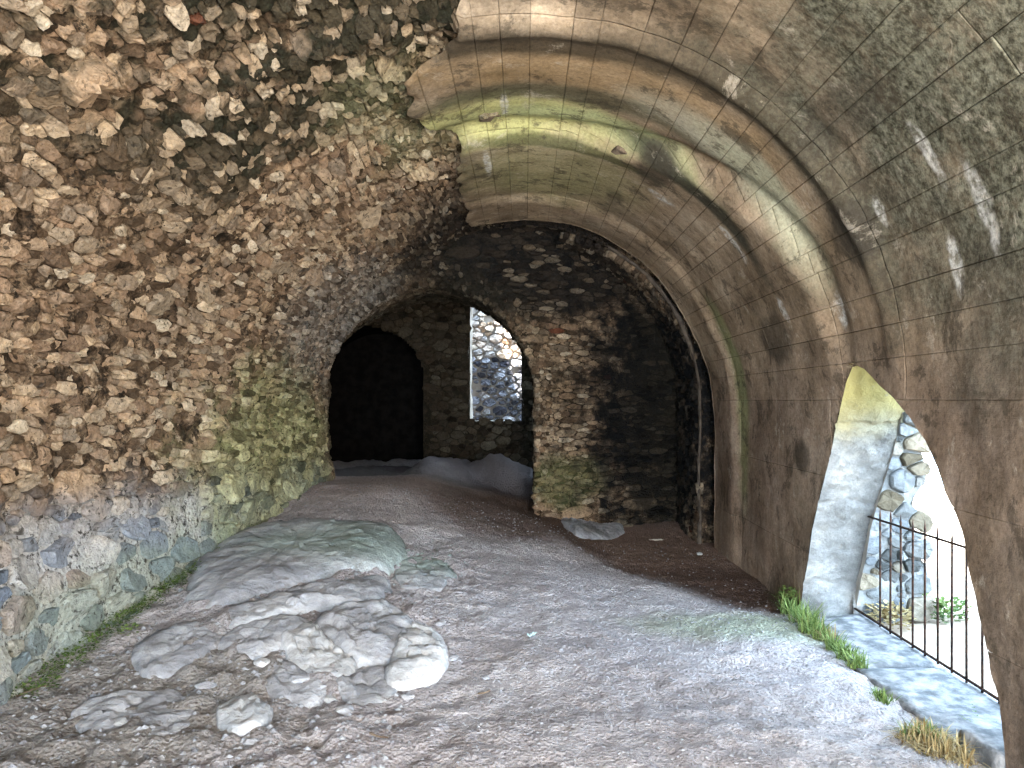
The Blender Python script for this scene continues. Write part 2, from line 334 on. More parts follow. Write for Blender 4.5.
# ------------------------------------------------------------------ masonry: irregular cells of stone over a bed of mortar
def darts(u0, u1, v0, v1, rad, tries, seed, reg=None):
    r = random.Random(seed); cell = .05; H = {}; out = []
    for i in range(tries):
        u = r.uniform(u0, u1); v = r.uniform(v0, v1)
        if reg and not reg(u, v): continue
        q = rad(u, v, r.random())*(1 if i < tries*.25 else .62 if i < tries*.6 else .42)
        ci, cj = int(u/cell), int(v/cell); k = int((q+.16)/cell)+1; ok = True
        for a in range(ci-k, ci+k+1):
            for b in range(cj-k, cj+k+1):
                for (uu, vv, qq) in H.get((a, b), ()):
                    if (uu-u)**2+(vv-v)**2 < (.92*(q+qq))**2: ok = False; break
                if not ok: break
            if not ok: break
        if ok: H.setdefault((ci, cj), []).append((u, v, q)); out.append((u, v, q))
    return out
def cells(pts):
    P = np.array(pts); res = []
    for i, (u, v, q) in enumerate(pts):
        d = np.hypot(P[:, 0]-u, P[:, 1]-v); idx = np.argsort(d)[1:17]
        L = q*2.0; poly = [(u+L*math.cos(a), v+L*math.sin(a)) for a in [k*PI/5+.3 for k in range(10)]]
        for j in idx:
            if d[j] > 2*L+.3: continue
            nx, ny = P[j, 0]-u, P[j, 1]-v; D = math.hypot(nx, ny); nx /= D; ny /= D
            t = (D*D+q*q-P[j, 2]**2)/(2*D); t = max(t, .15*D)
            new = []; n = len(poly)
            for k in range(n):
                a, b = poly[k], poly[(k+1) % n]
                da = (a[0]-u)*nx+(a[1]-v)*ny-t; db = (b[0]-u)*nx+(b[1]-v)*ny-t
                if da <= 0: new.append(a)
                if (da < 0) != (db < 0):
                    f = da/(da-db); new.append((a[0]+(b[0]-a[0])*f, a[1]+(b[1]-a[1])*f))
            poly = new
            if len(poly) < 3: break
        res.append(poly)
    return res
def masonry(parent, surf, pts, ani, mat, height, tintf, gap=.88, top=290, name='stone', seed=1, tiltk=.5, hole=.07):
    """surf(u, v, off) -> points; cells are laid out with v squeezed by ani; the largest in view become objects, the rest one mesh"""
    r = random.Random(seed); rec = []
    for (u, v, q), poly in zip(pts, cells(pts)):
        if len(poly) < 3 or r.random() < (hole if q < .06 else hole*.3): continue
        pc = []
        n = len(poly)
        for k in range(n):                                                # knock the corners off and roughen the edges
            a, b = poly[k], poly[(k+1) % n]
            L = math.hypot(b[0]-a[0], b[1]-a[1])
            if L < q*.25: pc.append(((a[0]+b[0])/2, (a[1]+b[1])/2)); continue
            for f in (.14, .86) if L < q*1.5 else (.12, .5, .88):
                j = r.uniform(-.09, .09)*q
                pc.append((a[0]+(b[0]-a[0])*f+j, a[1]+(b[1]-a[1])*f+j))
        pc = np.array(pc); c = pc.mean(0); n = len(pc)
        if n < 4: continue
        h = height(u, v*ani, q, r); tl = np.array([r.uniform(-1, 1), r.uniform(-1, 1)])*tiltk
        g = (gap(u) if callable(gap) else gap)*r.uniform(.91, 1.02)
        rings = []
        for kk, hh in ((g, -.03), (g*.985, .55*h), (g*r.uniform(.80, .93), h)):
            w_ = c+(pc-c)*kk; t = ((w_-c)@tl)*(1 if hh > 0 else 0)
            jit = np.array([r.uniform(-.22, .22) for _ in range(n)])*h*(1 if hh > 0 else 0)
            rings.append((w_, hh+t*.5+jit))
        cc = np.array([c+np.array([r.uniform(-.3, .3), r.uniform(-.3, .3)])*q]); W_ = np.vstack([x[0] for x in rings]+[cc]); Hh = np.concatenate([x[1] for x in rings]+[[h*r.uniform(.9, 1.25)]])
        fc = []
        for a in range(2):
            for k in range(n): fc.append((a*n+k, a*n+(k+1) % n, (a+1)*n+(k+1) % n, (a+1)*n+k))
        for k in range(n): fc.append((2*n+k, 2*n+(k+1) % n, 3*n))
        rec.append([W_, Hh, fc, tintf(u, v*ani, q, r), u, v*ani, q])
    Wa = np.vstack([x[0] for x in rec]); Ha = np.concatenate([x[1] for x in rec])
    P = surf(Wa[:, 0], Wa[:, 1]*ani, Ha)
    k = 0
    for x in rec: m_ = len(x[0]); x.append(P[k:k+m_]); k += m_
    def seen(x):
        c = x[7].mean(0); d = c[1]
        if d < .5: return 0
        px, py = CX+F*c[0]/d, CY-F*(c[2]-EYE)/d
        return (x[6]/math.hypot(d, c[0], c[2]-EYE)) if -30 < px < 1054 and -30 < py < 798 else 0
    rec.sort(key=seen, reverse=True)
    for x in rec[:top]:
        c = x[7][-1]
        o = mesh(name, x[7]-c, x[2], mat, parent, False, x[3]); o.location = c
    V, Fc, T, k = [], [], [], 0
    for x in rec[top:]:
        V.append(x[7]); Fc += [tuple(i+k for i in f) for f in x[2]]; T += [x[3]]*len(x[7]); k += len(x[7])
    if V:
        o = mesh('small_'+name+'s', np.vstack(V), Fc, mat, parent, False, np.array(T)); o['kind'] = 'stuff'

# ================================================================== FLOOR
ys = np.concatenate([np.arange(-3, 2, .12), np.arange(2, 6, .016), np.arange(6, 9, .024), np.arange(9, 15.2, .05)])
xs = np.concatenate([np.arange(-6.1, -3, .1), np.arange(-3, 2.16, .02)])
X, Y = np.meshgrid(xs, ys, indexing='ij')
fl = grid('floor', floor_p(X, Y)[:, ::-1], M['floor']); tag(fl, kind='structure')
fl.data.flip_normals() if fl.data.polygons[0].normal.z < 0 else None

# ================================================================== LEFT RUBBLE WALL AND VAULT
ys = np.concatenate([np.arange(-3, 2, .06), np.arange(2, 9.3, .018)]); us = np.arange(-.15, 5.65, .018)
U, Y = np.meshgrid(us, ys, indexing='ij')
P = rub(U, Y); d = .036*fbm(P, 11, 4, 41, .6)*ss(5.0, 4.3, U)+.03*np.abs(fbm(P, 5, 4, 43))*ss(5.0, 4.0, U)+.012*fbm(P, 9, 4, 41)
P = rub(U, Y, d)
low = us < 2.1
vl = grid('ceiling', P[:int(low.sum())+1], M['mortar']); tag(vl, kind='structure')
wl = grid('wall_left', P[int(low.sum()):], M['mortar']); tag(wl, kind='structure')
def rad_vault(u, v, t):
    b = .03+.028*t*t
    if t > .93: b = .09+.05*(t-.93)/.07
    return b*(1.1-.35*float(ss(6, 9, v*1.15)))
def rad_wall(u, v, t):
    y = v*1.5; low_ = float(ss(4.25, 4.7, u)); b = (.032+.034*t*t)*(1-low_)+(.07+.065*t)*low_
    if t > .96: b += .04
    return b*(1.1-.35*float(ss(6, 9, y)))
def h_vault(u, y, q, r): return q*r.choice((.1, .25, .4, .6))+r.uniform(.01, .045)
def h_wall(u, y, q, r):
    if u > 4.5: return q*.08+r.uniform(.012, .028)
    return q*r.choice((.08, .2, .3, .45))+r.uniform(.01, .035)
def tn(u, y, q, r):
    t = r.random()
    if q > .08: t = r.uniform(.55, .97)
    return min(t, .965) if r.random() < .998 else 1
pv = darts(-.1, 2.1, 2.0/1.15, 9.0/1.15, rad_vault, 60000, 11)
masonry(vl, rub, pv, 1.15, M['stone'], h_vault, tn, .97, 290, seed=3, tiltk=1.3, hole=.14)
pw = darts(2.1, 5.6, 2.6/1.5, 9.0/1.5, rad_wall, 70000, 12)
masonry(wl, rub, pw, 1.5, M['stone'], h_wall, tn, lambda u: .95 if u < 4.4 else .9, 290, seed=4, tiltk=.9, hole=.1)

# ================================================================== CONCRETE VAULT AND RIGHT WALL, board by board
OPEN = np.array([(5.80, -.12), (5.78, .02), (5.70, .25), (5.62, .42), (5.54, .66), (5.38, .95), (5.20, 1.24), (5.12, 1.42), (5.03, 1.58), (4.95, 1.72), (4.84, 1.83), (4.68, 1.79), (4.52, 1.70), (4.30, 1.60), (4.09, 1.47), (3.96, 1.37), (3.87, 1.27),
                 (3.80, 1.15), (3.68, 1.02), (3.62, .92), (3.58, .78), (3.52, .70), (3.49, .60), (3.42, .45), (3.41, .39), (3.35, .28), (3.31, .1), (3.29, -.12)])
def inside(y, z):
    y = np.asarray(y, float); z = np.asarray(z, float); c = np.zeros(y.shape, bool); n = len(OPEN)
    for i in range(n):
        (y1, z1), (y2, z2) = OPEN[i], OPEN[(i+1) % n]
        if z1 == z2: continue
        c ^= ((z1 > z) != (z2 > z)) & (y < (y2-y1)*(z-z1)/(z2-z1)+y1)
    return c
def nearest(y, z):
    best = np.full(y.shape, 1e9); qy = y.copy(); qz = z.copy()
    for i in range(len(OPEN)-1):
        a, b = OPEN[i], OPEN[i+1]; e = b-a; t = np.clip(((y-a[0])*e[0]+(z-a[1])*e[1])/(e@e), 0, 1)
        cy, cz = a[0]+t*e[0], a[1]+t*e[1]; d = np.hypot(cy-y, cz-z); k = d < best
        best = np.where(k, d, best); qy = np.where(k, cy, qy); qz = np.where(k, cz, qz)
    return best, qy, qz
cv_ = tag(empty('wall_right', (2.1, 0, 0)), kind='structure')
backs, backy = np.arange(-1.75, 3.42, .05), np.arange(-3, 8.25, .05)
Sg, Yg = np.meshgrid(backs, backy, indexing='ij')
Pb = conc(Sg, Yg, .02); ins = inside(Pb[..., 1], Pb[..., 2]-.0) & (Sg < .5)
kp = ~(ins[:-1, :-1] | ins[1:, :-1] | ins[1:, 1:] | ins[:-1, 1:])
o = grid('backing', Pb, M['dark'], None, kp); o.parent = cv_; o.matrix_parent_inverse = Matrix.Translation((-2.1, 0, 0))
rr = random.Random(5)
rows = [-1.75]
for st in (.62, .60, .53): rows.append(rows[-1]+st)
rows[-1] = 0
while rows[-1] < 4.2: rows.append(rows[-1]+rr.choice((.15, .17, .19, .21, .24)))
def end_s(y):      # ragged left border of the lining against the rubble
    return 2.1*math.radians(1)*np.interp(y, [-3, 3.2, 4.1, 4.45, 4.75, 5.3, 5.9, 6.5, 7.2, 8.3], [96, 97, 98, 103, 110, 113, 104, 107, 108, 107])
nb = 0
def board(s0, s1, y0, y1, off, tint):
    global nb
    ns = max(4, int((s1-s0)/.035)+1); ny = max(4, int((y1-y0)/.035)+1)
    if y1 < 2: ns = 4; ny = max(4, int((y1-y0)/.2))
    s = np.linspace(s0, s1, ns); y = np.linspace(y0, y1, ny)
    s = np.concatenate([[s0+.0006], [s0+.0025], [s0+.009], s[1:-1], [s1-.009], [s1-.0025], [s1-.0006]]); y = np.concatenate([[y0+.0006], [y0+.0025], [y0+.009], y[1:-1], [y1-.009], [y1-.0025], [y1-.0006]])
    A, B = np.meshgrid(s, y, indexing='ij'); O = np.full(A.shape, -off); O[0] = rr.choice((-off+.002, -off+.003, 0, .012) if s1 > .01 else (-off+.001, -off+.002)); O[-1] = rr.choice((-off+.002, -off+.003, 0, .012) if s1 > .3 else (-off+.001, -off+.002)); O[:, 0] = O[:, -1] = rr.choice((-.002, 0, 0, .016))
    Pq = conc(A, B, O); keep = None
    if s1 > 3.3:
        es = end_s(B)+.05*fbm(xyz(B*3, A*0, 0), 2, 3, 77); bad = A > es
        keep = ~(bad[:-1, :-1] & bad[1:, :-1] & bad[1:, 1:] & bad[:-1, 1:])
        A2 = np.minimum(A, es); Pq = conc(A2, B, np.where(A > es-.01, .02, O))
    if s0 < .6 and y1 > 3.2 and y0 < 5.8:
        I = inside(Pq[..., 1], Pq[..., 2]); dist, qy, qz = nearest(Pq[..., 1], Pq[..., 2])
        sn = I & (dist < .05); Pq[..., 1] = np.where(sn, qy, Pq[..., 1]); Pq[..., 2] = np.where(sn, qz, Pq[..., 2]); deep = I & ~sn
        k2 = ~(deep[:-1, :-1] | deep[1:, :-1] | deep[1:, 1:] | deep[:-1, 1:])
        allin = I[:-1, :-1] & I[1:, :-1] & I[1:, 1:] & I[:-1, 1:]
        k2 &= ~allin; keep = k2 if keep is None else keep & k2
    if keep is not None and not keep.any(): return
    c = Pq.reshape(-1, 3).mean(0)
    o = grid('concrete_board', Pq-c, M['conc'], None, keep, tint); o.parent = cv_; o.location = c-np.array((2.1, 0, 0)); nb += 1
for a, b in zip(rows[:-1], rows[1:]):
    th = max((a+b)/2, 0)/2.1; e2, e1, e3 = float(yb2(th)), float(yb1(th)), 7.35
    cuts = [-3, -.5, 1.6+rr.uniform(-.4, .4), 2.9+rr.uniform(-.2, .2), e1]
    cuts += [e2-.02]
    cuts += [e3] if rr.random() < .75 else [e2+(e3-e2)*rr.uniform(.35, .65), e3]
    cuts += [8.2]
    if (a+b)/2 < .1: cuts = [-3, 0, 2+rr.uniform(-.4, .4), 3.15+rr.uniform(-.3, .3), 4.9+rr.uniform(-.3, .3), 6.2+rr.uniform(-.4, .4), 7.35, 8.2]
    for y0, y1 in zip(cuts[:-1], cuts[1:]):
        board(a, b, y0, y1, rr.uniform(.003, .008), rr.random())
# two small timber blocks left in the concrete
for deg, y, wdt in ((97.7, 5.62, .09), (69, 5.78, .11)):
    t_ = math.radians(deg); R_ = float(Rc(t_, y))
    bm_ = bmesh.new(); bmesh.ops.create_cube(bm_, size=1); bmesh.ops.scale(bm_, vec=(wdt, .10, .03), verts=bm_.verts); bmesh.ops.bevel(bm_, geom=bm_.edges[:], offset=.004, segments=1, affect='EDGES')
    me = bpy.data.meshes.new('timber_block'); bm_.to_mesh(me); bm_.free(); o = link('timber_block', me, M['wood'], None, False); o.parent = cv_
    o.location = (R_*math.cos(t_)-2.1, y, EYE+R_*math.sin(t_)-.002); o.rotation_euler = (0, PI/2-t_, .35); o['label'] = 'small dark timber block left in the concrete'
# far lip of the lining
s = np.arange(-1.75, 3.8, .05); k = np.linspace(0, 1, 7)
A, B = np.meshgrid(s, k, indexing='ij'); P = conc(A, 8.2+.05*np.sin(B*PI)+.02*fbm(xyz(A*4, B, 0), 1, 2, 5), -.01+B*.3)
o = grid('lining_edge', P[:, ::-1], M['conc']); o.parent = cv_; o.matrix_parent_inverse = Matrix.Translation((-2.1, 0, 0))
# solid outer masonry behind the lining, with the opening through it
n0 = []
for i in range(len(OPEN)-1):
    a, b = OPEN[i], OPEN[i+1]; m_ = max(1, int(np.hypot(*(b-a))/.012))
    for j in range(m_): n0.append(a+(b-a)*j/m_)
n0.append(OPEN[-1]); n0 = np.array(n0)
xr = np.linspace(2.112, 2.52, 16)
A, B = np.meshgrid(np.arange(len(n0)), xr, indexing='ij')
py_, pz_ = n0[:, 0][A], n0[:, 1][A]; cyc, czc = 4.5, .9
nrm = np.stack([py_-cyc, pz_-czc], -1); nrm /= np.linalg.norm(nrm, axis=-1, keepdims=True)
lf = (n0[:, 0] > 4.85)[A]
dd = .03*fbm(xyz(B, py_, pz_), 3, 4, 8)*ss(2.08, 2.2, B)+.012*fbm(xyz(B, py_, pz_), 14, 3, 18)*ss(2.11, 2.16, B)
B = np.where(lf, B-(2.52-B)*.05, B)
grv = .03*np.exp(-((pz_-.24-.03*fbm(xyz(B, py_*0, pz_*0), 9, 2, 88))/.014)**2)+.022*np.exp(-((pz_-1.44-.02*fbm(xyz(B, py_*0, pz_*0+3), 9, 2, 89))/.012)**2)+.02*np.exp(-((pz_-.86-.03*fbm(xyz(B, py_*0, pz_*0+6), 9, 2, 90))/.012)**2)
dd = dd+np.where(lf, grv, 0)+.02*np.abs(fbm(xyz(B, py_, pz_), 7, 4, 28))*ss(2.11, 2.2, B)
py_ = py_+nrm[..., 0]*(dd-.01)+lf*.05*ss(2.1, 2.5, B)*ss(1.9, .3, pz_); pz_ = pz_+nrm[..., 1]*dd
rv = grid('window_1', xyz(B, py_, pz_), M['plaster']); tag(rv, kind='structure')
rv.modifiers.new('w', 'WELD').merge_threshold = 1e-5
# outer face ring
ring = []
for p in n0:
    d = p-np.array((4.5, .9)); t = min(((9.6 if d[0] > 0 else -3)-4.5)/d[0] if abs(d[0]) > 1e-6 else 1e9, ((4.6 if d[1] > 0 else -.4)-.9)/d[1] if abs(d[1]) > 1e-6 else 1e9)
    ring.append((4.5+d[0]*t, .9+d[1]*t))
V = [(2.52, *p) for p in n0]+[(2.52, *p) for p in ring]; n_ = len(n0)
V += [(2.52, 9.6, 4.6), (2.52, -3, 4.6)]
ow = mesh('wall_right_outer', V, [(i, i+1, n_+i+1, n_+i) for i in range(n_-1)], M['outer'], None, False); ow.name = 'trim_1'; tag(ow, kind='structure')
def box(name, lo, hi, mat, kind='structure', parent=None):
    (a, b, c), (d, e, f) = lo, hi
    V = [(a, b, c), (d, b, c), (d, e, c), (a, e, c), (a, b, f), (d, b, f), (d, e, f), (a, e, f)]
    o = mesh(name, V, [(0, 3, 2, 1), (4, 5, 6, 7), (0, 1, 5, 4), (1, 2, 6, 5), (2, 3, 7, 6), (3, 0, 4, 7)], mat, parent, False)
    if kind: o['kind'] = kind
    return o
box('ceiling_fill', (-6, -3, 4.15), (2.6, 13.6, 5.0), M['outer']).name = 'trim_2'
box('base_fill', (-6.6, -3, -.75), (2.45, 15.2, -.45), M['outer']).name = 'trim_20'  # unseen slab added to stop sky light leaking in from below
box('left_fill', (-6.6, -3, -.5), (-6, 15, 5), M['outer']).name = 'trim_3'
box('right_fill', (2.42, 6.2, -.5), (2.9, 10.95, 5), M['outer']).name = 'trim_4'
box('right_fill', (2.42, 12.1, -.5), (2.9, 13.6, 5), M['outer']).name = 'trim_17'
box('right_fill', (2.42, 10.9, -.5), (2.9, 12.15, 1.0), M['outer']).name = 'trim_18'  # gap between these fills: unseen opening added to light the rear chamber
box('right_fill', (2.42, 10.9, 2.9), (2.9, 12.15, 5), M['outer']).name = 'trim_19'

# ================================================================== REAR PART: recess behind the lining, rear wall with arch
AC, AR, AS = -1.11, 1.26, 1.72       # arch: centre x, radius, springing height
AP = 1.85
def arch_r(phi, r):       # super-ellipse radius
    return r/(np.abs(np.cos(phi))**AP+np.abs(np.sin(phi))**AP)**(1/AP)
def wall_y(x): return 9.0+.18*(np.asarray(x, float)+2.3)*ss(-.2, 1.6, x)
def in_arch(x, z, r=AR): 
    return np.where(z < AS, np.abs(x-AC) < r, (np.abs(x-AC)/r)**AP+(np.maximum(z-AS, 0)/r)**AP < 1)
# rear wall bed: rings from the arch edge outward
par = []
for z in np.arange(-.2, AS, .04): par.append((AC+AR, z, 1, 0))
for ph in np.arange(0, PI+.001, .03): 
    q = arch_r(ph, AR); par.append((AC+q*math.cos(ph), AS+q*math.sin(ph), math.cos(ph), math.sin(ph)))
for z in np.arange(AS, -.2, -.04): par.append((AC-AR, z, -1, 0))
par = np.array(par)
ex = np.concatenate([np.arange(0, 1.0, .03), np.arange(1, 3.2, .06)])
A, B = np.meshgrid(np.arange(len(par)), ex, indexing='ij')
x_, z_ = par[A, 0]+par[A, 2]*B, par[A, 1]+par[A, 3]*B
y_ = wall_y(x_); pp = xyz(x_, y_, z_); y_ = y_-.03*fbm(pp, 6, 4, 51)-.03*ss(0, .06, B)
ok = (x_ > -3.2) & (z_ < 4.3) & (x_ < 2.6)
kp = ok[:-1, :-1] & ok[1:, 1:]
wb = grid('wall_back', xyz(x_, y_, z_), M['mortar'], None, kp); tag(wb, kind='structure')
def backsurf(x, z, off=0):
    x = np.asarray(x, float); z = np.asarray(z, float); return xyz(x, wall_y(x)-off-.02*fbm(xyz(x, 0*x, z), 1.3, 3, 61), z)
reg = lambda u, v: not bool(in_arch(np.array(v*2.8), np.array(u), AR+.12)) 
def rad_b(u, v, t): return (.024+.03*t*t+(.035 if t > .9 else 0))
pb = darts(-.1, 4.1, -1.2/2.8, 2.5/2.8, rad_b, 30000, 21, lambda u, v: reg(u, v))
def bsurf(u, v, off=0): return backsurf(v, u, off)
masonry(wb, bsurf, pb, 2.8, M['stone'], lambda u, y, q, r: q*.4+r.uniform(.01, .06), tn, .93, 290, seed=9, tiltk=.5)
# ring of voussoir rubble round the arch, set radially
def vsurf(u, v, off=0):      # u radial distance, v metres along the arch outline
    Lj = AS+.2; phi = (np.asarray(v)-Lj)/AR; onr = phi > 0
    q = arch_r(np.maximum(phi, 0), AR)
    x = np.where(onr, AC+(q+u)*np.cos(phi), AC+AR+u); z = np.where(onr, AS+(q+u)*np.sin(phi), -.2+np.asarray(v))
    return xyz(x, wall_y(x)-off-.01, z)
pvz = darts(.0/3, .22/1, 0.3, 5.4, lambda u, v, t: .022+.02*t, 9000, 22)
pvz = [(u, v, q) for (u, v, q) in pvz]
masonry(wb, lambda u, v, off=0: vsurf(u, v, off), pvz, 1.0, M['stone'], lambda u, y, q, r: q*.7+r.uniform(.015, .05), tn, .93, 0, seed=10, name='arch_stone')
# soffit of the arch running back
A, B = np.meshgrid(np.arange(len(par)), np.arange(9.0, 10.45, .03), indexing='ij')
pp = xyz(par[A, 0], B, par[A, 1]); d = .03*fbm(pp, 5, 4, 71)+.015*fbm(pp, 16, 3, 73)
splay = -.34*(B-9)*np.clip((AC-par[A, 0])/AR, 0, 1)
so = grid('trim_5', xyz(par[A, 0]+par[A, 2]*d+splay, np.where(B < 9.02, wall_y(par[A, 0])-.04, np.maximum(B, wall_y(par[A, 0]))), par[A, 1]+par[A, 3]*d)[::-1], M['mortar']); tag(so, kind='structure')
def ssurf(u, v, off=0):      # u depth, v along outline
    Lj = AS+.2; v = np.asarray(v); phi = np.clip((v-Lj)/AR, 0, PI); onl = v > Lj+PI*AR
    q = arch_r(phi, AR)-off
    x = np.where(v < Lj, AC+AR-off, np.where(onl, AC-AR+off, AC+q*np.cos(phi))); z = np.where(v < Lj, -.2+v, np.where(onl, AS-(v-Lj-PI*AR), AS+q*np.sin(phi)))
    x = x-.34*(np.asarray(u)-9)*np.clip((AC-x)/AR, 0, 1)
    return xyz(x, np.asarray(u), z)
ps = darts(9.02, 10.4, .2, 6.6, lambda u, v, t: .03+.03*t*t, 9000, 23)
masonry(so, ssurf, ps, 1.0, M['stone'], lambda u, y, q, r: q*.3+r.uniform(.01, .03), tn, .93, 120, seed=12)
# recess behind the lining (right): rubble vault of larger radius
us_, yy_ = np.arange(-1.75, 2.9, .04), np.arange(8.55, 10.3, .04)
A, B = np.meshgrid(us_, yy_, indexing='ij')
def recs(s, y, off=0):
    s = np.asarray(s, float); th = np.maximum(s, 0)/2.1; R = 1.97-off
    return xyz(R*np.cos(th), y, EYE+(R-.06)*np.sin(th)+np.minimum(s, 0))
P = recs(A, B, .03*fbm(recs(A, B), 6, 4, 81))
rc = grid('trim_6', P, M['mortar']); tag(rc, kind='structure')
pr = darts(-1.6, 2.85, 8.6, 9.9, lambda u, v, t: .03+.03*t*t, 9000, 24)
masonry(rc, recs, pr, 1.0, M['stone'], lambda u, y, q, r: q*.5+r.uniform(.01, .03), tn, .93, 60, seed=13)
# front face of the recess vault: a thin pale edge, dark joint outside it
def annulus(name, r0, r1, y, mat, s1, fwd=0):
    s = np.arange(-1.75, s1, .05); k = np.linspace(0, 1, 6); A, B = np.meshgrid(s, k, indexing='ij'); th = np.maximum(A, 0)/2.1
    R = r0+(r1-r0)*B+.012*fbm(xyz(A*3, B, 0), 1, 3, 6); yy = y-fwd*np.sin(B*PI)**.5+.02*fbm(xyz(A*2, B, 3), 1, 3, 7)
    o = grid(name, xyz(R*np.cos(th), yy, EYE+R*np.sin(th)+np.minimum(A, 0))[:, ::-1], mat); tag(o, kind='structure')
annulus('trim_7', 1.935, 1.98, 8.54, M['dark'], 2.3, .04)
annulus('trim_16', 1.96, 2.5, 8.58, M['mortar'], 3.6)

# ================================================================== NEXT CHAMBER, its far wall with a dark arch and a window slit
FY = 13.0
def farhole(x, z):
    a = np.where(z < 2.0, (x > -3.9) & (x < -1.72), ((x+2.81)/1.09)**2+((z-2.0)/.9)**2 < 1)
    b = (x > -.95) & (x < -.04) & (z > 1.22) & (z < 3.3)
    return a | b
xg, zg = np.arange(-6.1, 2.5, .04), np.arange(-.2, 4.3, .04)
A, B = np.meshgrid(xg, zg, indexing='ij'); hole = farhole(A, B)
kp = ~(hole[:-1, :-1] & hole[1:, 1:])
P = xyz(A, FY-.03*fbm(xyz(A, 0*A, B), 6, 4, 91), B)
fw = grid('wall_far', P, M['mortar'], None, kp); tag(fw, kind='structure')
pf = darts(.2, 3.9, -3.8/1.6, 1.0/1.6, lambda u, v, t: .04+.045*t*t, 9000, 25, lambda u, v: not any(bool(farhole(np.array(v*1.6+d), np.array(u))) for d in (-.13, 0, .13)))
masonry(fw, lambda u, v, off=0: xyz(v, FY-off, u), pf, 1.6, M['stone'], lambda u, y, q, r: q*.4+r.uniform(.01, .03), tn, .93, 200, seed=14)
def strip(name, pts, y0, y1, mat, step=.06):
    pts = np.array(pts, float); q = []
    for a, b in zip(pts[:-1], pts[1:]):
        m_ = max(1, int(np.hypot(*(b-a))/step)); q += [a+(b-a)*j/m_ for j in range(m_)]
    q.append(pts[-1]); q = np.array(q); A, B = np.meshgrid(np.arange(len(q)), np.arange(y0, y1+.001, .06), indexing='ij')
    d = fbm(xyz(q[A, 0], B, q[A, 1]), 5, 3, 95)*.02
    o = grid(name, xyz(q[A, 0]+d, B, q[A, 1]+d), mat); tag(o, kind='structure'); return o
strip('trim_8', [(-3.9, 0), (-3.9, 2.0)]+[(-2.81-1.09*math.cos(t), 2.0+.9*math.sin(t)) for t in np.arange(.1, PI, .1)]+[(-1.72, 2.0), (-1.72, 0)], FY, 15, M['soot_shade'])
strip('window_2', [(-.95, 3.3), (-.95, 1.22), (-.04, 1.22), (-.04, 3.3), (-.95, 3.3)], FY, 13.62, M['outer'])
box('trim_9', (-6, 15, -.5), (-1.3, 15.2, 5), M['soot_shade'])                 # end of the dark passage
box('trim_10', (-6, 13.1, 3.1), (-1.3, 15.2, 5.0), M['soot_shade'])
box('trim_11', (-1.45, 13.1, -.5), (-1.2, 15.2, 5.0), M['soot_shade'])
box('trim_12', (-6.1, 9.05, -.5), (-2.62, 9.35, 4.3), M['soot_shade'])         # closes the chamber towards the viewer
box('trim_13', (.4, 10.4, -.5), (2.5, 10.6, 4.3), M['soot_shade'])
# the sunlit yard beyond the slit
A, B = np.meshgrid(np.arange(-1.3, 3, .08), np.arange(13.6, 17, .08), indexing='ij')
yd = grid('floor_yard', xyz(A, B, 1.1+.05*fbm(xyz(A, B, 0), 3, 3, 4)), M['ground']); yd.name = 'trim_14'; tag(yd, kind='structure')
yw = box('wall_yard', (-3.5, 16.0, .5), (3.5, 16.3, 6.5), M['outer']); 
py = darts(.9, 4.2, -2.2/1.5, .6/1.5, lambda u, v, t: .06+.06*t*t, 5000, 26)
masonry(yw, lambda u, v, off=0: xyz(v, 16.0-off-.05*(np.asarray(u) < 2.4), u), py, 1.5, M['yard'], lambda u, y, q, r: q*.8+r.uniform(.02, .09), lambda u, y, q, r: r.uniform(.6, 1) if u > 2.45 else r.choice((0, .05, .1, .3, .5)), .85, 120, seed=15, tiltk=1)  # paler stones above, darker below: sun and roof shadow painted into the tints

# ================================================================== OUTSIDE ON THE RIGHT: ground, pier of the jamb
A, B = np.meshgrid(np.arange(2.5, 12, .12), np.arange(-8, 16, .12), indexing='ij')
gd = grid('ground', xyz(A, B, -.06-.03*(A-2.5)+.04*fbm(xyz(A, B, 0), 1.5, 4, 6)), M['ground']); tag(gd, kind='structure')
A, B = np.meshgrid(np.arange(-8, 3, .3), np.arange(-10, -2.9, .3), indexing='ij')
g2 = grid('ground', xyz(A, B, -.05+0*A), M['ground']); tag(g2, kind='structure')
def pier_r(z): return 3.02+.05*np.sin(z*7)-.02*np.sin(z*17)
zz, tt = np.arange(-.1, 2.6, .05), np.arange(0, 1.001, .05)
A, B = np.meshgrid(zz, tt, indexing='ij')
xq = 2.5+(pier_r(A)-2.5)*B; yq = 5.80+.05*B-.04*np.abs(fbm(xyz(xq, 0*A, A), 5, 3, 33))
pr_ = grid('trim_15', xyz(xq, yq, A)[::-1], M['plaster']); tag(pr_, kind='structure')
A, B = np.meshgrid(zz, np.arange(5.83, 6.6, .05), indexing='ij')
o = grid('pier_side', xyz(pier_r(A), B, A), M['outer']); o.parent = pr_
pj = darts(.0, 2.5, 2.64/1.2, 3.0/1.2, lambda u, v, t: .045+.045*t, 1500, 27)
masonry(pr_, lambda u, v, off=0: xyz(v, 5.81-off, u), pj, 1.2, M['jambstone'], lambda u, y, q, r: r.uniform(.015, .05), lambda u, y, q, r: r.random(), .88, 200, seed=16, tiltk=.3)

